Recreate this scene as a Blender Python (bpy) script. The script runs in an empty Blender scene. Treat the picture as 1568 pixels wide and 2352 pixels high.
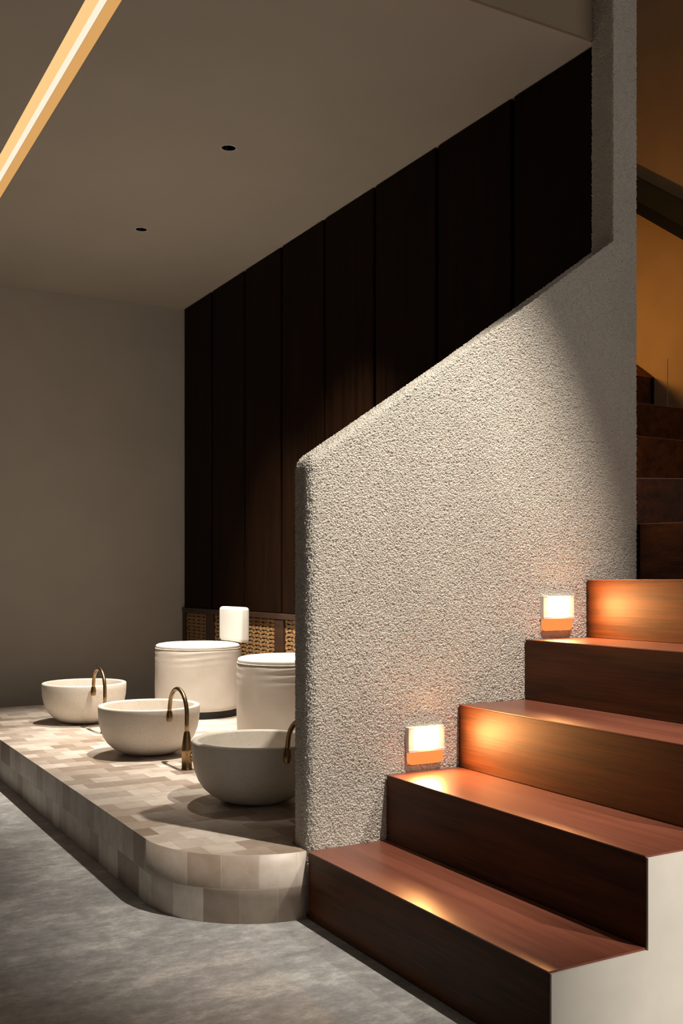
import bpy, bmesh, math, random
from mathutils import Vector, Matrix, noise

random.seed(7)
SC = bpy.context.scene
COL = SC.collection
R = math.radians
PI = math.pi

# ------------------------------------------------------------------ camera
EYE = 0.899
cam_d = bpy.data.cameras.new('camera')
cam = bpy.data.objects.new('camera', cam_d)
COL.objects.link(cam)
cam.location = (0, 0, EYE)
cam.rotation_euler = (R(90), 0, -R(29.3651))
cam_d.sensor_fit = 'VERTICAL'
cam_d.sensor_height = 36.0
cam_d.lens = 2349.92 / 2352 * 36.0
cam_d.shift_y = (1331.57 - 1176) / 2352
cam_d.clip_start = 0.02
SC.camera = cam

# ------------------------------------------------------------------ world, exposure
SC.view_settings.view_transform = 'Standard'
SC.view_settings.look = 'None'
SC.view_settings.gamma = 1.0
SC.view_settings.exposure = 0.0
SC.view_settings.use_curve_mapping = False
w = bpy.data.worlds.new('world')
SC.world = w
w.use_nodes = True
wt = w.node_tree
bg = wt.nodes['Background']
bg.inputs[0].default_value = (1.0, 0.94, 0.85, 1)
# dim surroundings, plus a brighter fill lobe added from behind the viewer
FILL_DIR = Vector((0.40, -0.90, 0.12)).normalized()
w_tc = wt.nodes.new('ShaderNodeTexCoord'); w_dot = wt.nodes.new('ShaderNodeVectorMath'); w_dot.operation = 'DOT_PRODUCT'
wt.links.new(w_tc.outputs['Generated'], w_dot.inputs[0]); w_dot.inputs[1].default_value = FILL_DIR
w_mr = wt.nodes.new('ShaderNodeMapRange'); w_mr.interpolation_type = 'SMOOTHSTEP'
w_mr.inputs['From Min'].default_value = 0.45; w_mr.inputs['From Max'].default_value = 1.0
w_mr.inputs['To Min'].default_value = 0.030; w_mr.inputs['To Max'].default_value = 0.66
wt.links.new(w_dot.outputs['Value'], w_mr.inputs['Value']); wt.links.new(w_mr.outputs['Result'], bg.inputs[1])

# ------------------------------------------------------------------ room lamps
WARM = (1.0, 0.905, 0.785)
def spot(name, loc, aim, power, size, blend, radius=0.022, col=WARM):
    d = bpy.data.lights.new(name, 'SPOT')
    d.energy = power; d.color = col; d.spot_size = R(size); d.spot_blend = blend
    d.shadow_soft_size = radius
    o = bpy.data.objects.new(name, d); COL.objects.link(o)
    o.location = loc
    o.rotation_euler = Vector(aim).to_track_quat('-Z', 'Y').to_euler()
    return o
DOWN = [(1.64, 3.85), (1.64, 4.96)]
CEIL = 2.654
for i, (x, y) in enumerate(DOWN):
    spot('downlight_beam', (x, y, CEIL - 0.004), [(0.12, 0.155, -1), (0.09, -0.10, -1)][i], [385, 370][i], [77, 66][i], [1.0, 1.0][i])
spot('stair_spot_beam', (1.815, 1.305, 3.4), (-0.07, 0.36, -1), 515, 37, 0.75)
spot('stair_spot_beam', (2.2, -0.3, 1.9), (-0.36, 1.75, -1.6), 310, 30, 0.95)

# ------------------------------------------------------------------ node helpers
def mat(name):
    m = bpy.data.materials.new(name); m.use_nodes = True
    nt = m.node_tree
    return m, nt, nt.nodes['Principled BSDF']
def N(nt, t, **kw):
    n = nt.nodes.new(t)
    for k, v in kw.items():
        setattr(n, k, v)
    return n
def L(nt, a, b): nt.links.new(a, b)
def coords(nt, scale=(1, 1, 1), kind='Object'):
    tc = N(nt, 'ShaderNodeTexCoord'); mp = N(nt, 'ShaderNodeMapping')
    mp.inputs['Scale'].default_value = scale
    L(nt, tc.outputs[kind], mp.inputs['Vector'])
    return mp.outputs['Vector']
def noise_n(nt, vec, scale, detail=4, rough=0.55):
    n = N(nt, 'ShaderNodeTexNoise')
    n.inputs['Scale'].default_value = scale; n.inputs['Detail'].default_value = detail
    n.inputs['Roughness'].default_value = rough
    L(nt, vec, n.inputs['Vector'])
    return n.outputs['Fac']
def ramp(nt, fac, stops):
    r = N(nt, 'ShaderNodeValToRGB')
    e = r.color_ramp.elements
    while len(e) < len(stops): e.new(0.5)
    for i, (p, c) in enumerate(stops):
        e[i].position = p; e[i].color = (c[0], c[1], c[2], 1)
    L(nt, fac, r.inputs['Fac'])
    return r.outputs['Color']
def bump(nt, b, h, strength=0.3, dist=0.002):
    n = N(nt, 'ShaderNodeBump')
    n.inputs['Strength'].default_value = strength; n.inputs['Distance'].default_value = dist
    L(nt, h, n.inputs['Height']); L(nt, n.outputs['Normal'], b.inputs['Normal'])
def plain(name, col, rough=0.5, metal=0.0, var=0.08, scale=20, bmp=0.0):
    m, nt, b = mat(name)
    v = coords(nt)
    f = noise_n(nt, v, scale)
    L(nt, ramp(nt, f, [(0.3, [c * (1 - var) for c in col]), (0.7, [min(1, c * (1 + var)) for c in col])]), b.inputs['Base Color'])
    b.inputs['Roughness'].default_value = rough
    b.inputs['Metallic'].default_value = metal
    if bmp: bump(nt, b, noise_n(nt, v, scale * 8), bmp, 0.001)
    return m
def glow(name, col, strength):
    m = bpy.data.materials.new(name); m.use_nodes = True
    nt = m.node_tree; nt.nodes.clear()
    e = N(nt, 'ShaderNodeEmission'); o = N(nt, 'ShaderNodeOutputMaterial')
    e.inputs[0].default_value = (*col, 1); e.inputs[1].default_value = strength
    L(nt, e.outputs[0], o.inputs['Surface'])
    return m

def wood(name, dark, light, rough, along, coat=0.0, bmp=0.25, spec=0.5):
    m, nt, b = mat(name)
    sc = {'y': (16, 1.1, 16), 'z': (16, 16, 0.9)}[along]
    v = coords(nt, sc)
    f1 = noise_n(nt, v, 1.6, 6, 0.62)
    v2 = coords(nt, {'y': (90, 2.2, 90), 'z': (90, 90, 2)}[along])
    f2 = noise_n(nt, v2, 2.0, 3, 0.6)
    mx = N(nt, 'ShaderNodeMath', operation='MULTIPLY_ADD')
    L(nt, f2, mx.inputs[0]); mx.inputs[1].default_value = 0.35; L(nt, f1, mx.inputs[2])
    mid = [(a + c) / 2 for a, c in zip(dark, light)]
    L(nt, ramp(nt, mx.outputs[0], [(0.46, dark), (0.66, mid), (0.9, light)]), b.inputs['Base Color'])
    b.inputs['Roughness'].default_value = rough
    b.inputs['Specular IOR Level'].default_value = spec
    b.inputs['Coat Weight'].default_value = coat; b.inputs['Coat Roughness'].default_value = 0.25
    bump(nt, b, f2, bmp, 0.0008)
    return m

M = {}
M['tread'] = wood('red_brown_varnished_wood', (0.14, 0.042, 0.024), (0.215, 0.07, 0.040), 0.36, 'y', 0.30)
M['riser'] = wood('shaded_varnished_wood', (0.024, 0.0075, 0.002), (0.12, 0.037, 0.0085), 0.5, 'y', 0.0, 0.4, 0.2)  # darker copy of the stair wood, shade put into its colour
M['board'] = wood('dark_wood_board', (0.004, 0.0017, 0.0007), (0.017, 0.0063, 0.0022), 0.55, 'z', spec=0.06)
M['rail_wood'] = wood('dark_wood_frame', (0.03, 0.014, 0.007), (0.055, 0.026, 0.013), 0.45, 'y')
M['black_gap'] = plain('black_groove', (0.003, 0.003, 0.003), 0.8)
M['black'] = plain('black_matte', (0.008, 0.008, 0.008), 0.6)
M['cane'] = plain('cane_strand', (0.30, 0.175, 0.075), 0.55, scale=60, var=0.25)
M['paint'] = plain('warm_grey_paint', (0.50, 0.455, 0.395), 0.85, scale=3, var=0.04, bmp=0.05)
M['ceiling'] = plain('ceiling_paint', (0.52, 0.465, 0.40), 0.9, scale=2, var=0.03)
M['orange_wall'] = plain('ochre_plaster', (0.55, 0.40, 0.24), 0.85, scale=5, var=0.08, bmp=0.1)
M['fascia'] = plain('umber_plaster', (0.30, 0.235, 0.155), 0.85, scale=5, var=0.06)
M['plaster'] = plain('white_plaster', (0.62, 0.585, 0.53), 0.8, scale=7, var=0.06, bmp=0.12)
M['fabric'] = plain('cream_fabric', (0.57, 0.52, 0.46), 0.9, scale=9, var=0.05, bmp=0.15)
M['fabric_white'] = plain('white_fabric', (0.72, 0.69, 0.64), 0.9, scale=12, var=0.03, bmp=0.15)
M['piping'] = plain('fabric_piping', (0.60, 0.54, 0.47), 0.9)
M['white_metal'] = plain('white_lamp_plate', (0.78, 0.74, 0.68), 0.5)
M['brass'] = plain('antique_brass', (0.30, 0.20, 0.10), 0.33, 1.0, var=0.2, scale=35)
M['steel'] = plain('brushed_steel', (0.55, 0.55, 0.55), 0.3, 1.0)
M['baffle'] = plain('black_gloss_baffle', (0.006, 0.006, 0.008), 0.25)
M['rail_grey'] = plain('dark_green_grey_metal', (0.035, 0.035, 0.022), 0.45)
M['lens'] = glow('lit_lens', (1.0, 0.44, 0.14), 330.0)
M['amber'] = glow('amber_glow', (1.0, 0.30, 0.075), 1.05)
M['cove_panel'] = glow('cove_top_glow', (1.0, 0.60, 0.25), 1.05)  # top of the recess, given an even glow of its own
M['cove_led'] = glow('cove_led', (1.0, 0.82, 0.63), 1.1)
M['cove_side'] = glow('cove_side_glow', (1.0, 0.52, 0.17), 0.72)  # side wall of the recess, its lit look put in as glow

# stucco: real displacement and bump from the same noise
m, nt, b = mat('rough_stucco'); M['stucco'] = m
v = coords(nt)
f = noise_n(nt, v, 235, 1.5, 0.5)
g = noise_n(nt, v, 4, 3)
L(nt, ramp(nt, g, [(0.3, (0.56, 0.52, 0.46)), (0.7, (0.62, 0.575, 0.51))]), b.inputs['Base Color'])
b.inputs['Roughness'].default_value = 0.85
dsp = N(nt, 'ShaderNodeDisplacement')
dsp.inputs['Midlevel'].default_value = 0.5; dsp.inputs['Scale'].default_value = 0.0115
L(nt, f, dsp.inputs['Height'])
L(nt, dsp.outputs[0], nt.nodes['Material Output'].inputs['Displacement'])
m.displacement_method = 'BOTH'

# glazed tile, laid in rows by the UV map (metres)
m, nt, b = mat('zellige_tile'); M['tile'] = m
tc = N(nt, 'ShaderNodeTexCoord')
br = N(nt, 'ShaderNodeTexBrick'); br.offset = 0.5; br.offset_frequency = 2; br.squash = 1.0
br.inputs['Scale'].default_value = 1.0
br.inputs['Brick Width'].default_value = 0.10; br.inputs['Row Height'].default_value = 0.09
br.inputs['Mortar Size'].default_value = 0.0012; br.inputs['Mortar Smooth'].default_value = 0.3
br.inputs['Bias'].default_value = -0.12
br.inputs['Color1'].default_value = (0.72, 0.65, 0.58, 1)
br.inputs['Color2'].default_value = (0.27, 0.19, 0.135, 1)
br.inputs['Mortar'].default_value = (0.52, 0.46, 0.38, 1)
L(nt, tc.outputs['UV'], br.inputs['Vector'])
mix = N(nt, 'ShaderNodeMix', data_type='RGBA'); mix.blend_type = 'MULTIPLY'
mix.inputs['Factor'].default_value = 0.7
L(nt, br.outputs['Color'], mix.inputs['A'])
v = coords(nt)
L(nt, ramp(nt, noise_n(nt, v, 14, 6, 0.65), [(0.32, (0.72, 0.66, 0.6)), (0.62, (1, 1, 1))]), mix.inputs['B'])
L(nt, mix.outputs['Result'], b.inputs['Base Color'])
b.inputs['Roughness'].default_value = 0.42
hm = N(nt, 'ShaderNodeMath', operation='MULTIPLY_ADD')
L(nt, br.outputs['Fac'], hm.inputs[0]); hm.inputs[1].default_value = -1.0
L(nt, noise_n(nt, v, 18, 2), hm.inputs[2])
bump(nt, b, hm.outputs[0], 0.35, 0.002)

# micro-cement floor
m, nt, b = mat('patchy_grey_concrete'); M['floor'] = m
v = coords(nt, (1, 1.5, 1))
f1 = noise_n(nt, v, 13.0, 15, 0.85)
f2 = noise_n(nt, v, 3.0, 3, 0.5)
mx = N(nt, 'ShaderNodeMath', operation='MULTIPLY_ADD')
L(nt, f2, mx.inputs[0]); mx.inputs[1].default_value = 0.40; L(nt, f1, mx.inputs[2])
L(nt, ramp(nt, mx.outputs[0], [(0.55, (0.19, 0.192, 0.192)), (0.70, (0.31, 0.31, 0.305)), (0.84, (0.52, 0.51, 0.49))]), b.inputs['Base Color'])
L(nt, ramp(nt, f1, [(0.3, (0.38,) * 3), (0.7, (0.6,) * 3)]), b.inputs['Roughness'])
bump(nt, b, f2, 0.15, 0.002)

# terrazzo basin
m, nt, b = mat('speckled_stone'); M['stone'] = m
v = coords(nt)
vo = N(nt, 'ShaderNodeTexVoronoi'); vo.inputs['Scale'].default_value = 280
L(nt, v, vo.inputs['Vector'])
sp = ramp(nt, vo.outputs['Distance'], [(0.16, (0.25, 0.2, 0.15)), (0.26, (1, 1, 1))])
mask = ramp(nt, noise_n(nt, v, 75, 2), [(0.50, (0, 0, 0)), (0.56, (1, 1, 1))])
mix = N(nt, 'ShaderNodeMix', data_type='RGBA'); mix.blend_type = 'MULTIPLY'
L(nt, mask, mix.inputs['Factor'])
L(nt, ramp(nt, noise_n(nt, v, 8, 3), [(0.3, (0.66, 0.60, 0.52)), (0.7, (0.73, 0.67, 0.59))]), mix.inputs['A'])
L(nt, sp, mix.inputs['B'])
L(nt, mix.outputs['Result'], b.inputs['Base Color'])
b.inputs['Roughness'].default_value = 0.6
bump(nt, b, noise_n(nt, v, 160, 2), 0.06, 0.001)

# ------------------------------------------------------------------ mesh helpers
def obj(name, bm, m, parent=None, smooth=False, recalc=True):
    if recalc: bmesh.ops.recalc_face_normals(bm, faces=bm.faces[:])
    me = bpy.data.meshes.new(name)
    bm.to_mesh(me); bm.free()
    if smooth:
        for p in me.polygons: p.use_smooth = True
    me.materials.append(m)
    o = bpy.data.objects.new(name, me); COL.objects.link(o)
    if parent: o.parent = parent
    return o
def struct(name, bm, m, **k):
    o = obj(name, bm, m, **k); o['kind'] = 'structure'
    return o
def tag(o, label, cat, group=None):
    o['label'] = label; o['category'] = cat
    if group: o['group'] = group
    return o
def thing(name, label, cat, loc=(0, 0, 0), group=None, rz=0):
    o = bpy.data.objects.new(name, None); COL.objects.link(o)
    o.empty_display_size = 0.05
    o.location = loc; o.rotation_euler = (0, 0, rz)
    return tag(o, label, cat, group)
def dup(root, loc, label, rz=0):
    c = root.copy(); COL.objects.link(c)
    c.location = loc; c.rotation_euler = (0, 0, rz); c['label'] = label
    def rec(a, b_):
        for ch in list(a.children):
            d = ch.copy(); COL.objects.link(d); d.parent = b_
            rec(ch, d)
    rec(root, c)
    return c
def box(bm, x0, x1, y0, y1, z0, z1, bev=0.0, seg=2):
    r = bmesh.ops.create_cube(bm, size=1)
    vs = r['verts']
    for v_ in vs:
        v_.co = ((x0 + x1) / 2 + v_.co.x * (x1 - x0), (y0 + y1) / 2 + v_.co.y * (y1 - y0), (z0 + z1) / 2 + v_.co.z * (z1 - z0))
    if bev:
        es = list({e for v_ in vs for e in v_.link_edges})
        bmesh.ops.bevel(bm, geom=es, offset=bev, segments=seg, affect='EDGES', profile=0.5)
    return bm
def BX(*a, **k): return box(bmesh.new(), *a, **k)
def prism(bm, pts, axis, a, b_):
    """extrude a 2-D outline along an axis: 'y' takes (x,z) points, 'x' takes (y,z), 'z' takes (x,y)"""
    def P(p, t):
        return {'y': (p[0], t, p[1]), 'x': (t, p[0], p[1]), 'z': (p[0], p[1], t)}[axis]
    A = [bm.verts.new(P(p, a)) for p in pts]; B = [bm.verts.new(P(p, b_)) for p in pts]
    n = len(pts)
    bm.faces.new(A); bm.faces.new(B[::-1])
    for i in range(n): bm.faces.new((A[i], B[i], B[(i + 1) % n], A[(i + 1) % n]))
    return bm
def lathe(bm, prof, seg=64, c=(0, 0, 0), wob=None):
    rings = []
    for r_, z_ in prof:
        if r_ < 1e-6:
            rings.append([bm.verts.new((c[0], c[1], c[2] + z_))])
        else:
            ring = []
            for k in range(seg):
                a = 2 * PI * k / seg
                rr, zz = (r_, z_) if wob is None else wob(r_, z_, a)
                ring.append(bm.verts.new((c[0] + rr * math.cos(a), c[1] + rr * math.sin(a), c[2] + zz)))
            rings.append(ring)
    for A, B in zip(rings, rings[1:]):
        for k in range(seg):
            k2 = (k + 1) % seg
            if len(A) == 1 and len(B) == 1: continue
            if len(A) == 1: bm.faces.new((A[0], B[k], B[k2]))
            elif len(B) == 1: bm.faces.new((A[k], B[0], A[k2]))
            else: bm.faces.new((A[k], B[k], B[k2], A[k2]))
    return bm
def tube(bm, pts, rad, seg=16, cap=True):
    pts = [Vector(p) for p in pts]
    rad = rad if isinstance(rad, (list, tuple)) else [rad] * len(pts)
    rings = []; up = None
    for i, p in enumerate(pts):
        d = (pts[min(i + 1, len(pts) - 1)] - pts[max(i - 1, 0)]).normalized()
        if up is None: up = d.orthogonal().normalized()
        up = (up - d * up.dot(d)).normalized()
        s = d.cross(up)
        rings.append([bm.verts.new(p + (up * math.cos(2 * PI * k / seg) + s * math.sin(2 * PI * k / seg)) * rad[i]) for k in range(seg)])
    for A, B in zip(rings, rings[1:]):
        for k in range(seg): bm.faces.new((A[k], A[(k + 1) % seg], B[(k + 1) % seg], B[k]))
    if cap:
        bm.faces.new(rings[0][::-1]); bm.faces.new(rings[-1])
    return bm
def smooth_by_angle(o, ang=40):
    me = o.data
    for p in me.polygons: p.use_smooth = True
    bm = bmesh.new(); bm.from_mesh(me)
    for e in bm.edges:
        if len(e.link_faces) == 2 and e.calc_face_angle(0) > R(ang): e.smooth = False
    bm.to_mesh(me); bm.free()

# ------------------------------------------------------------------ main sizes
RISE, RUN = 0.18, 0.24447
X0, YW = 1.2513, 2.406          # first nosing, plane of the stucco wall face
WID = 0.957
YS = YW - WID                   # open side of the stair
PZ = 0.18                       # platform height
XE = 2.346                      # end face of the full-height wall
XC = 2.451                      # its corner by the stair
YB = 6.295                      # rear wall
XO = 3.447                      # ochre wall in the stairwell
YT = 2.512                      # rear face of the stucco wall

# ------------------------------------------------------------------ room shell
struct('floor', BX(-4, 3.6, -3, YB + 0.1, -0.1, 0.0), M['floor'])
struct('wall_back', BX(-4, 3.6, YB, YB + 0.12, 0.0, 4.3), M['paint'])
struct('wall_right', BX(2.405, XC, YT + 0.002, YB - 0.001, 0.0, 4.3), M['paint'])
struct('wall_stairwell', BX(XO, XO + 0.12, 1.2, YB - 0.001, 0.0, 4.3), M['orange_wall'])

# low ceiling with a light slot and round openings for the downlights
bm = bmesh.new()
CX0, CX1 = 0.843, 0.941
HR = 0.031
def quad(x0, x1, y0, y1, z=CEIL):
    bm.faces.new([bm.verts.new(p) for p in ((x0, y0, z), (x1, y0, z), (x1, y1, z), (x0, y1, z))])
quad(-4, CX0, YT, YB)
quad(CX0, CX1, YT, 2.6)
xs = [CX1, DOWN[0][0] - 0.06, DOWN[0][0] + 0.06, 2.404]
ys = [YT]
for x, y in DOWN: ys += [y - 0.06, y + 0.06]
ys.append(YB)
for i in range(3):
    for j in range(len(ys) - 1):
        if i == 1 and j % 2 == 1:
            cx, cy = DOWN[j // 2]
            seg = 48
            inner, outer = [], []
            for k in range(seg):
                a = 2 * PI * k / seg
                ca, sa = math.cos(a), math.sin(a)
                s = 0.06 / max(abs(ca), abs(sa))
                inner.append(bm.verts.new((cx + HR * ca, cy + HR * sa, CEIL)))
                outer.append(bm.verts.new((cx + s * ca, cy + s * sa, CEIL)))
            for k in range(seg):
                k2 = (k + 1) % seg
                bm.faces.new((inner[k], inner[k2], outer[k2], outer[k]))
        else:
            quad(xs[i], xs[i + 1], ys[j], ys[j + 1])
bmesh.ops.remove_doubles(bm, verts=bm.verts[:], dist=1e-5)
for fc in bm.faces:
    fc.normal_update()
    if fc.normal.z > 0: fc.normal_flip()
ceil = struct('ceiling', bm, M['ceiling'], recalc=False)
sol = ceil.modifiers.new('thickness', 'SOLIDIFY'); sol.thickness = 0.10; sol.offset = -1

# fascia of the stair opening, high ceiling of the stairwell
struct('trim_1', BX(-4, XE - 0.002, YT - 0.012, YT + 0.05, CEIL + 0.001, 3.6), M['fascia'])
struct('ceiling_stairwell', BX(-4, XO, 0.7, YT - 0.014, 3.6, 3.7), M['paint'])

# dark recessed channel between platform and rear wall
struct('trim_2', BX(0.92, 2.33, 5.955, YB - 0.001, 0.0, 0.10), M['black'])

# stucco wall: raked low part running up into the full-height pier
bm = bmesh.new()
zl, zh = 1.222, 1.946
prism(bm, [(1.256, 0.0), (XC, 0.0), (XC, 3.60), (XE, 3.60), (XE, zh), (1.256, zl)], 'y', YW + 0.004, YT - 0.004)
bm.edges.ensure_lookup_table()
def is_e(e, fx):
    return all(fx(v_.co) for v_ in e.verts)
low_end = [e for e in bm.edges if is_e(e, lambda c: abs(c.x - 1.256) < 1e-4)]
top_e = [e for e in bm.edges if is_e(e, lambda c: c.x < XE + 1e-4 and (abs(c.z - zl) < 1e-3 or abs(c.z - zh) < 1e-3)) and abs(e.verts[0].co.x - e.verts[1].co.x) > 0.5]
bmesh.ops.bevel(bm, geom=list(set(low_end + top_e)), offset=0.027, segments=6, affect='EDGES', profile=0.5)
pier = [e for e in bm.edges if is_e(e, lambda c: abs(c.x - XE) < 1e-4 or abs(c.x - XC) < 1e-4) and abs(e.verts[0].co.z - e.verts[1].co.z) > 0.5]
bmesh.ops.bevel(bm, geom=pier, offset=0.006, segments=2, affect='EDGES', profile=0.5)
wst = struct('wall_stair', bm, M['stucco'])
rm = wst.modifiers.new('fine', 'REMESH'); rm.mode = 'VOXEL'; rm.voxel_size = 0.0026; rm.use_smooth_shade = True

# ------------------------------------------------------------------ staircase
st = thing('staircase', 'dark red-brown wooden staircase with white plastered side climbing beside the stucco wall', 'staircase', (X0, YS, 0))
def local(bm, p=(X0, YS, 0)):
    bmesh.ops.translate(bm, verts=bm.verts[:], vec=(-p[0], -p[1], -p[2]))
    return bm
TT = 0.022
LIP = 0.003
def tread_bm(x0, x1, y0, y1, z, axis='y'):
    """board whose thin lip runs over the riser below it"""
    if axis == 'y':
        return local(prism(bmesh.new(), [(x0, z - LIP), (x0, z), (x1, z), (x1, z - TT), (x0 + 0.021, z - TT), (x0 + 0.021, z - LIP)], 'y', y0, y1))
    return local(prism(bmesh.new(), [(y0, z - LIP), (y0, z), (y1, z), (y1, z - TT), (y0 + 0.021, z - TT), (y0 + 0.021, z - LIP)], 'x', x0, x1))
for i in range(5):
    x = X0 + i * RUN; z = (i + 1) * RISE
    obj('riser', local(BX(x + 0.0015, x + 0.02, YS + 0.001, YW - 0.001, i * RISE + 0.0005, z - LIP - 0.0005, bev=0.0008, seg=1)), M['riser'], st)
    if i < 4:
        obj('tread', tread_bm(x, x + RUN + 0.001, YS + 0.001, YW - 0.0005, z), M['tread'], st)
# winding steps
P6a, P6b = (XC + 0.003, 2.40), (2.78, YS)
obj('tread', local(prism(bmesh.new(), [(X0 + 4 * RUN, YS + 0.001), (P6b[0] + 0.02, YS + 0.001), (P6a[0] + 0.02, P6a[1] + 0.004), (X0 + 4 * RUN, YW - 0.0005)], 'z', 5 * RISE - LIP, 5 * RISE)), M['tread'], st)
P7a, P7b = (XC + 0.003, 2.755), (XO - 0.015, 2.30)
Y8, Y9, Y10 = 2.808, 3.04, 3.288
def slab_riser(a, c, z0, z1, t=0.02):
    a = Vector(a); c = Vector(c)
    n = Vector((-(c - a).y, (c - a).x)).normalized() * t
    return local(prism(bmesh.new(), [a, c, c + n, a + n], 'z', z0, z1))
obj('riser', slab_riser(P6a, P6b, 5 * RISE + 0.0005, 6 * RISE - LIP - 0.0005), M['riser'], st)
obj('tread', local(prism(bmesh.new(), [P6a, P6b, (XO - 0.002, YS), P7b, (P7b[0], P7b[1] + 0.02), (P7a[0], P7a[1] + 0.02)], 'z', 6 * RISE - LIP, 6 * RISE)), M['tread'], st)
obj('riser', slab_riser(P7a, P7b, 6 * RISE + 0.0005, 7 * RISE - LIP - 0.0005), M['riser'], st)
obj('tread', local(prism(bmesh.new(), [P7a, P7b, (P7b[0], Y8 + 0.02), (P7a[0], Y8 + 0.02)], 'z', 7 * RISE - LIP, 7 * RISE)), M['tread'], st)
yy = [Y8, Y9, Y10] + [Y10 + 0.2445 * k for k in range(1, 5)]
for k in range(len(yy) - 1):
    z = (7 + k) * RISE
    obj('riser', local(BX(XC + 0.003, XO - 0.002, yy[k], yy[k] + 0.02, z + 0.0005, z + RISE - LIP - 0.0005)), M['riser'], st)
    obj('tread', tread_bm(XC + 0.003, XO - 0.002, yy[k] - 0.001, yy[k + 1], z + RISE, 'x'), M['tread'], st)
# plaster flank
pts = [(X0 + 0.003, 0.001)]
for i in range(5):
    x = X0 + i * RUN
    pts += [(x + 0.003, (i + 1) * RISE - 0.004)]
    if i < 4: pts += [(x + RUN + 0.003, (i + 1) * RISE - 0.004)]
pts += [(XO - 0.004, 5 * RISE - 0.004), (XO - 0.004, 0.001)]
o = obj('side_panel', local(prism(bmesh.new(), pts, 'y', YS - 0.004, YS + 0.0008)), M['plaster'], st)
o['label'] = 'white plastered stepped side'
# sloping wall string on the ochre wall
s0 = Y10
sb_pts = [(s0, 9 * RISE), (s0, 10 * RISE), (s0 + 1.2, 10 * RISE + 1.2 * 0.736), (s0 + 1.2, 9 * RISE + 1.2 * 0.736)]
obj('wall_string', local(prism(bmesh.new(), sb_pts, 'x', XO - 0.022, XO - 0.0025)), M['riser'], st)

# plaster skirting step on the ochre wall
pp = [(3.209, 1.625), (3.209, 1.868), (3.232, 1.876), (3.36, 1.886), (3.36, 1.865), (3.285, 1.81), (3.285, 1.625)]
struct('trim_3', prism(bmesh.new(), pp, 'x', XO - 0.0035, XO + 0.001), M['orange_wall'])

# rail along the upper flight
hr = thing('handrail', 'dark sloping rail crossing the ochre stairwell wall at upper right', 'handrail', (XO, 2.7, 2.4))
def slope(bm, y0, z0, h, x0, x1, ln=2.2, pit=0.736):
    return prism(bm, [(y0, z0), (y0, z0 + h), (y0 + ln, z0 + h + ln * pit), (y0 + ln, z0 + ln * pit)], 'x', x0, x1)
RZ = 1.695
obj('rail_cap', local(slope(bmesh.new(), 2.2, RZ + 0.061, 0.10, XO - 0.06, XO - 0.001), (XO, 2.7, 2.4)), M['rail_grey'], hr)
obj('rail_base', local(slope(bmesh.new(), 2.2, RZ, 0.06, XO - 0.045, XO - 0.001), (XO, 2.7, 2.4)), M['black'], hr)

# ------------------------------------------------------------------ tiled platform
arc = []
rad = 0.33; ax, ay = 1.249, 2.409 + rad
for k in range(0, 25):
    a = PI + (PI / 2) * k / 24
    arc.append((ax + rad * math.cos(a), ay + rad * math.sin(a)))
outline = [(0.919, 5.95)] + arc + [(1.249, YT + 0.003), (2.33, YT + 0.003), (2.33, 5.95)]
bm = bmesh.new(); uv = bm.loops.layers.uv.new('UVMap')
top = [bm.verts.new((x, y, PZ)) for x, y in outline]
mid = [bm.verts.new((x, y, 0.0)) for x, y in outline]
ft = bm.faces.new(top)
fb = bm.faces.new(mid[::-1])
n = len(outline); s = 0.0
for i in range(n):
    j = (i + 1) % n
    d = (Vector(outline[j]) - Vector(outline[i])).length
    fc = bm.faces.new((top[i], mid[i], mid[j], top[j]))
    for lp, c in zip(fc.loops, ((s, PZ), (s, 0), (s + d, 0), (s + d, PZ))): lp[uv].uv = c
    if 1 <= i <= 24: fc.smooth = True
    s += d
for fc in (ft, fb):
    for lp in fc.loops: lp[uv].uv = (lp.vert.co.x + 0.03, lp.vert.co.y + 0.02)
plat = obj('tiled_platform', bm, M['tile'])
tag(plat, 'low beige tiled platform with rounded corner carrying the basins and seats', 'platform')

# ------------------------------------------------------------------ dark wood panelling with cane
pn = thing('wood_panelling', 'tall dark wood wall panelling with woven cane panels along its foot', 'wall panelling', (2.37, 4.4, PZ))
PO = (2.37, 4.4, PZ)
ga = [YB - 0.004, 5.81, 5.325, 4.85, 4.375, 3.905, 3.42, 2.94, YT + 0.006]
for a, c in zip(ga, ga[1:]):
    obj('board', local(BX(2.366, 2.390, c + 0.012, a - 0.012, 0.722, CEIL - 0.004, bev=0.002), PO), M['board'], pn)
obj('backing', local(BX(2.391, 2.404, YT + 0.005, YB - 0.003, PZ + 0.001, CEIL - 0.002), PO), M['black_gap'], pn)
obj('rail', local(BX(2.352, 2.390, YT + 0.006, YB - 0.004, 0.690, 0.720, bev=0.003), PO), M['rail_wood'], pn)
obj('rail', local(BX(2.352, 2.390, YT + 0.006, YB - 0.004, PZ + 0.002, 0.25, bev=0.003), PO), M['rail_wood'], pn)
stl = [(YB - 0.004, 6.25), (5.886, 5.773), (4.917, 4.813), (3.955, 3.85), (2.99, 2.89)]
for a, c in stl:
    obj('stile', local(BX(2.356, 2.390, c, a, 0.251, 0.689, bev=0.002), PO), M['rail_wood'], pn)
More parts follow.
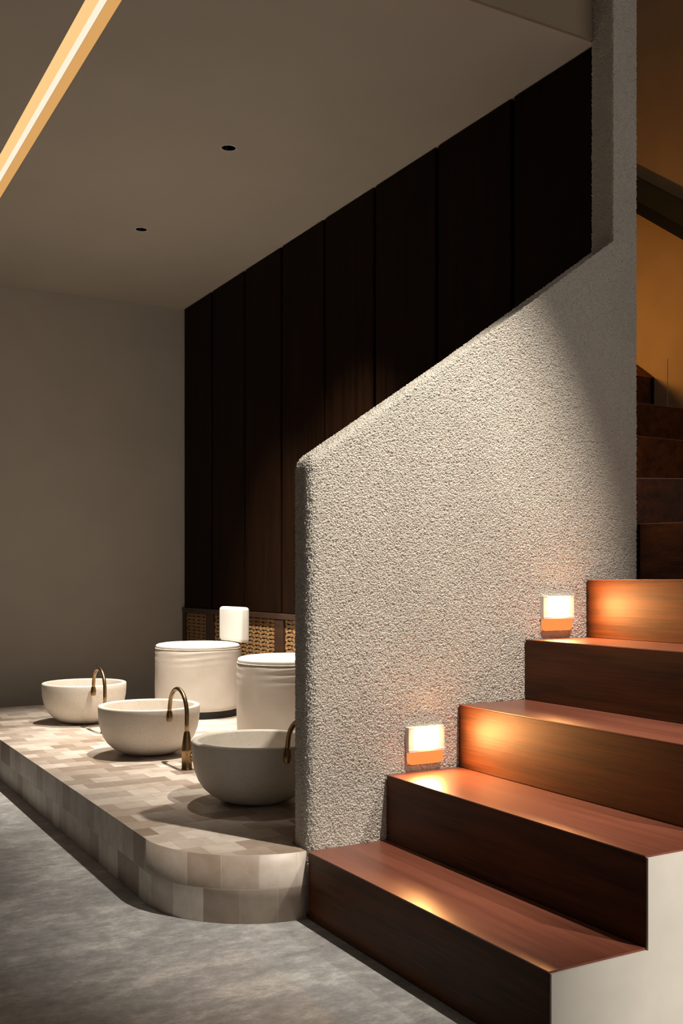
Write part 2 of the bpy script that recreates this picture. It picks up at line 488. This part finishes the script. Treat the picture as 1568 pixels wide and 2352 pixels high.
for (a, c), (a2, c2) in zip(stl, stl[1:]):
    y1, y0 = c - 0.002, a2 + 0.002
    bm = bmesh.new()
    nz = 20; z0, z1 = 0.252, 0.688
    for k in range(nz):
        zc = z0 + (k + 0.5) * (z1 - z0) / nz
        ny = int((y1 - y0) / 0.0225)
        pts = []
        for q in range(ny + 1):
            yq = y0 + (y1 - y0) * q / ny
            pts.append((2.372 + 0.0025 * (1 if (q + k) % 2 else -1), yq))
        lo = [bm.verts.new((p[0], p[1], zc - 0.0075)) for p in pts]; hi = [bm.verts.new((p[0], p[1], zc + 0.0075)) for p in pts]
        for q in range(ny): bm.faces.new((lo[q], lo[q + 1], hi[q + 1], hi[q]))
    ny = int((y1 - y0) / 0.045)
    for q in range(ny + 1):
        yc = y0 + 0.013 + (y1 - y0 - 0.026) * q / ny
        pts = [(2.373 + 0.0025 * (1 if (k + q) % 2 else -1), z0 + (z1 - z0) * k / (2 * nz)) for k in range(2 * nz + 1)]
        lo = [bm.verts.new((p[0], yc - 0.012, p[1])) for p in pts]; hi = [bm.verts.new((p[0], yc + 0.012, p[1])) for p in pts]
        for k in range(2 * nz): bm.faces.new((lo[k], lo[k + 1], hi[k + 1], hi[k]))
    o = obj('cane_panel', local(bm, PO), M['cane'], pn)
    sm = o.modifiers.new('thick', 'SOLIDIFY'); sm.thickness = 0.0015

# ------------------------------------------------------------------ stone basins
def basin_bm():
    prof = [(0, 0.004), (0.070, 0.004), (0.074, 0.0), (0.084, 0.0), (0.100, 0.003), (0.124, 0.012), (0.148, 0.026), (0.170, 0.046), (0.187, 0.072),
            (0.199, 0.104), (0.2055, 0.138), (0.208, 0.170), (0.2085, 0.194), (0.2065, 0.199), (0.203, 0.2005), (0.193, 0.2005),
            (0.189, 0.199), (0.187, 0.194), (0.185, 0.165), (0.178, 0.125), (0.164, 0.088), (0.142, 0.06), (0.110, 0.040), (0.07, 0.031), (0, 0.028)]
    return lathe(bmesh.new(), prof, 96)
BG = 'stone wash basins on the tiled platform'
bpos = [(1.395, 3.05), (1.39, 4.10), (1.405, 5.15)]
blab = ['speckled round stone basin nearest the viewer, partly hidden by the stucco wall',
        'round cream stone basin, middle of the row, fully visible behind its brass tap',
        'round stone basin farthest back near the plain rear wall']
root = thing('wash_basin', blab[0], 'basin', (*bpos[0], PZ + 0.0005), BG)
o = obj('bowl', basin_bm(), M['stone'], root); smooth_by_angle(o, 50)
dr = obj('drain', lathe(bmesh.new(), [(0, 0.036), (0.014, 0.036), (0.02, 0.034), (0.02, 0.0285), (0, 0.0285)], 24), M['brass'], root, smooth=True)
for p, lb in zip(bpos[1:], blab[1:]): dup(root, (*p, PZ + 0.0005), lb)

# ------------------------------------------------------------------ brass taps
FG = 'brass swan-neck taps beside the basins'
def tap(loc, label):
    t = thing('brass_tap', label, 'tap', loc, FG)
    bm = bmesh.new()
    lathe(bm, [(0, 0), (0.021, 0), (0.0215, 0.002), (0.0195, 0.004), (0.0195, 0.062), (0.021, 0.064), (0.0205, 0.075), (0.0165, 0.105), (0.0115, 0.138), (0.0085, 0.143), (0, 0.143)], 32)
    smooth_by_angle(obj('base', bm, M['brass'], t), 50)
    # neck
    pts = [(0, 0, 0.135), (0, 0, 0.17), (0, 0, 0.20)]
    cy, cz, ra = 0.095, 0.205, 0.095
    for k in range(0, 19):
        a = PI - (PI * 0.985) * k / 18
        pts.append((0, cy + ra * math.cos(a), cz + ra * 0.95 * math.sin(a)))
    e = pts[-1]
    pts.append((0, e[1] + 0.002, e[2] - 0.012))
    bm = bmesh.new(); tube(bm, pts, 0.0082, 16)
    obj('neck', bm, M['brass'], t, smooth=True)
    bm = bmesh.new(); lathe(bm, [(0, 0.003), (0.0085, 0.003), (0.0115, -0.006), (0.0132, -0.018), (0.0125, -0.034), (0.0105, -0.040), (0.008, -0.040), (0, -0.036)], 24, c=(0, pts[-1][1], pts[-1][2]))
    smooth_by_angle(obj('spout_tip', bm, M['brass'], t), 50)
    # lever body: rounded block turned toward the stair
    bm = bmesh.new()
    tube(bm, [(0.008, -0.004, 0.045), (0.030, -0.012, 0.045), (0.034, -0.0135, 0.045)], [0.017, 0.0175, 0.014], 20)
    h = obj('handle', bm, M['brass'], t); smooth_by_angle(h, 50)
    bm = bmesh.new()
    tube(bm, [(0.027, -0.011, 0.060), (0.031, -0.012, 0.085), (0.034, -0.0125, 0.108)], [0.0048, 0.0045, 0.0038], 12)
    obj('lever', bm, M['brass'], h, smooth=True)
    return t
t0 = tap((1.392, 2.62, PZ + 0.0005), 'brass tap curving over the nearest basin, half hidden by the stucco wall')
dup(t0, (1.393, 3.672, PZ + 0.0005), 'brass tap standing before the middle basin, its base in full view')
dup(t0, (1.385, 4.722, PZ + 0.0005), 'brass tap standing before the farthest basin by the rear wall')

# ------------------------------------------------------------------ upholstered seats
SG = 'round upholstered stools with backrests on the platform'
def seat(loc, label):
    t = thing('upholstered_stool', label, 'stool', loc, SG)
    def wob(r_, z_, a):
        k = 0.0022 * math.sin(z_ * 190 + 2.2 * math.sin(a * 2 + 1)) * max(0, (z_ - 0.25) / 0.09) * (0.5 + 0.5 * math.sin(a * 3 + 0.7))
        q = noise.noise(Vector((math.cos(a) * 2.2, math.sin(a) * 2.2, z_ * 9))) * 0.0022
        return r_ + (k + q if 0.05 < z_ < 0.352 and r_ > 0.2 else 0), z_
    prof = [(0, 0.036), (0.205, 0.036), (0.219, 0.040), (0.225, 0.050)]
    prof += [(0.2265, 0.06 + 0.006 * k) for k in range(48)]
    prof += [(0.2255, 0.349), (0.221, 0.355), (0.0, 0.356)]
    smooth_by_angle(obj('body', lathe(bmesh.new(), prof, 96, wob=wob), M['fabric'], t), 60)
    cp = [(0, 0.3565), (0.21, 0.3565), (0.2215, 0.360), (0.2235, 0.367), (0.221, 0.374), (0.212, 0.379), (0.19, 0.3825), (0.13, 0.386), (0.06, 0.387), (0, 0.387)]
    smooth_by_angle(obj('seat_cushion', lathe(bmesh.new(), cp, 96), M['fabric_white'], t), 60)
    pts = [(0.2245 * math.cos(2 * PI * k / 72), 0.2245 * math.sin(2 * PI * k / 72), 0.3565) for k in range(73)]
    obj('piping', tube(bmesh.new(), pts, 0.0024, 8, cap=False), M['piping'], t, smooth=True)
    p = obj('plinth', lathe(bmesh.new(), [(0, 0), (0.205, 0), (0.205, 0.0355), (0, 0.0355)], 64), M['black'], t); smooth_by_angle(p)
    p['label'] = 'recessed black plinth'
    bk = obj('backrest', BX(0.178, 0.236, -0.148, 0.148, 0.384, 0.572, bev=0.018, seg=5), M['fabric_white'], t)
    smooth_by_angle(bk, 60)
    return t
s0_ = seat((2.01, 5.13, PZ + 0.0005), 'white upholstered round stool in full view, small white backrest before the cane panels')
dup(s0_, (2.01, 4.05, PZ + 0.0005), 'white upholstered round stool cut off by the edge of the stucco wall')

# ------------------------------------------------------------------ step lights in the stucco wall
LG = 'step lights set in the stucco wall'
def step_light(loc, label):
    t = thing('step_light', label, 'lamp', loc, LG)
    W, H = 0.061, 0.106
    y = -0.012
    # plate with a window for the lens
    bm = bmesh.new()
    zb = 0.044
    box(bm, -W, W, y, 0.012, zb + 0.058, H, bev=0.0012, seg=1)
    box(bm, -W, -0.040, y, 0.012, zb, zb + 0.058, bev=0.0008, seg=1)
    box(bm, 0.040, W, y, 0.012, zb, zb + 0.058, bev=0.0008, seg=1)
    box(bm, -W, W, y - 0.002, 0.012, 0.035, zb, bev=0.0012, seg=1)
    box(bm, -W + 0.002, W - 0.002, 0.0005, 0.012, 0.001, H - 0.002)
    obj('faceplate', bm, M['white_metal'], t)
    # lens: tapered, wide at the top
    bm = bmesh.new()
    lo = [(-0.030, zb + 0.001), (0.030, zb + 0.001), (0.0385, zb + 0.030), (0.0385, zb + 0.050), (0.030, zb + 0.057), (-0.030, zb + 0.057), (-0.0385, zb + 0.050), (-0.0385, zb + 0.030)]
    rings = []
    for k, yy_ in ((1.0, 0.0), (1.0, y + 0.004), (0.96, y - 0.001), (0.82, y - 0.004)):
        rings.append([bm.verts.new((px * k, yy_, zb + 0.030 + (pz - zb - 0.030) * k)) for px, pz in lo])
    bm.faces.new(rings[0]); bm.faces.new(rings[-1])
    for A, B in zip(rings, rings[1:]):
        for k in range(8): bm.faces.new((A[k], A[(k + 1) % 8], B[(k + 1) % 8], B[k]))
    l_ = obj('lens', bm, M['lens'], t); l_['label'] = 'glowing lens'
    # lower panel with rounded bottom corners, glowing amber
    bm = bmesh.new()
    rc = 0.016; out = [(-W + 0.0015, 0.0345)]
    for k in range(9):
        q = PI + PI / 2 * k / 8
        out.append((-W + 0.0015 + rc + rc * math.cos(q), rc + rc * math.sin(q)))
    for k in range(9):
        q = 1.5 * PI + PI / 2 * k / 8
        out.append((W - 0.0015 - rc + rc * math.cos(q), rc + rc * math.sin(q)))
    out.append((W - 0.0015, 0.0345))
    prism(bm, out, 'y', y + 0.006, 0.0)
    d_ = obj('glow_panel', bm, M['amber'], t); d_['label'] = 'amber glowing lower panel'
    return t
YL = YW - 0.001
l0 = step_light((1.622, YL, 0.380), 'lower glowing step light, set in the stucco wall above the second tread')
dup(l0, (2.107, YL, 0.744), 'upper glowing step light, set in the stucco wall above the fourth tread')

# ------------------------------------------------------------------ recessed downlights
DG = 'recessed ceiling downlights'
def downlight(loc, label):
    t = thing('recessed_downlight', label, 'ceiling light', loc, DG)
    smooth_by_angle(obj('trim_ring', lathe(bmesh.new(), [(0.0285, 0.012), (0.0285, -0.0005), (0.0295, -0.0018), (0.033, -0.0018), (0.034, -0.0003)], 48), M['white_metal'], t, recalc=False), 30)
    smooth_by_angle(obj('baffle', lathe(bmesh.new(), [(0.0284, 0.002), (0.026, 0.03), (0.024, 0.06), (0.0, 0.062)], 48), M['baffle'], t), 30)
    obj('glint_strip', BX(-0.002, 0.002, 0.021, 0.0235, 0.002, 0.045), M['steel'], t)  # thin steel strip added to give the glint in the opening
    return t
d0 = downlight((*DOWN[0], CEIL), 'black recessed ceiling downlight nearer the viewer, above the near basins')
dup(d0, (*DOWN[1], CEIL), 'black recessed ceiling downlight farther back, nearer the rear wall')

# ------------------------------------------------------------------ cove light slot
cv = thing('cove_light', 'warm glowing light slot running along the ceiling at upper left', 'ceiling light', (CX0, 2.6, CEIL))
CO = (CX0, 2.6, CEIL)
ZT = CEIL + 0.082
bm = bmesh.new()
box(bm, CX0 + 0.0008, CX1 - 0.0008, 2.605, YB - 0.055, ZT + 0.0085, ZT + 0.0145)
obj('housing', local(bm, CO), M['white_metal'], cv)
obj('glow_panel', local(BX(CX0 + 0.001, CX1 - 0.0175, 2.605, YB - 0.055, ZT, ZT + 0.008), CO), M['cove_panel'], cv)
bm = tube(bmesh.new(), [(CX1 - 0.012, 2.605, ZT - 0.006), (CX1 - 0.012, YB - 0.055, ZT - 0.006)], 0.0095, 16)
obj('side_glow', local(BX(CX1 - 0.004, CX1 - 0.0006, 2.605, YB - 0.055, CEIL + 0.002, ZT - 0.016), CO), M['cove_side'], cv)
obj('led_tube', local(bm, CO), M['cove_led'], cv, smooth=True)

# ------------------------------------------------------------------ hidden step lamps of the upper flight
def step_beam(loc, aim, power, size, spread):
    d = bpy.data.lights.new('upper_step_beam', 'AREA'); d.energy = power; d.color = (1.0, 0.45, 0.10); d.size = size; d.spread = R(spread)
    o = bpy.data.objects.new('upper_step_beam', d); COL.objects.link(o)
    o.location = loc; o.rotation_euler = Vector(aim).to_track_quat('-Z', 'Y').to_euler()
step_beam((XC + 0.02, 3.45, 1.90), (1, 0, -0.05), 2.6, 0.08, 150)
step_beam((XC + 0.02, 2.72, 1.33), (1, 0, 0), 0.8, 0.05, 165)
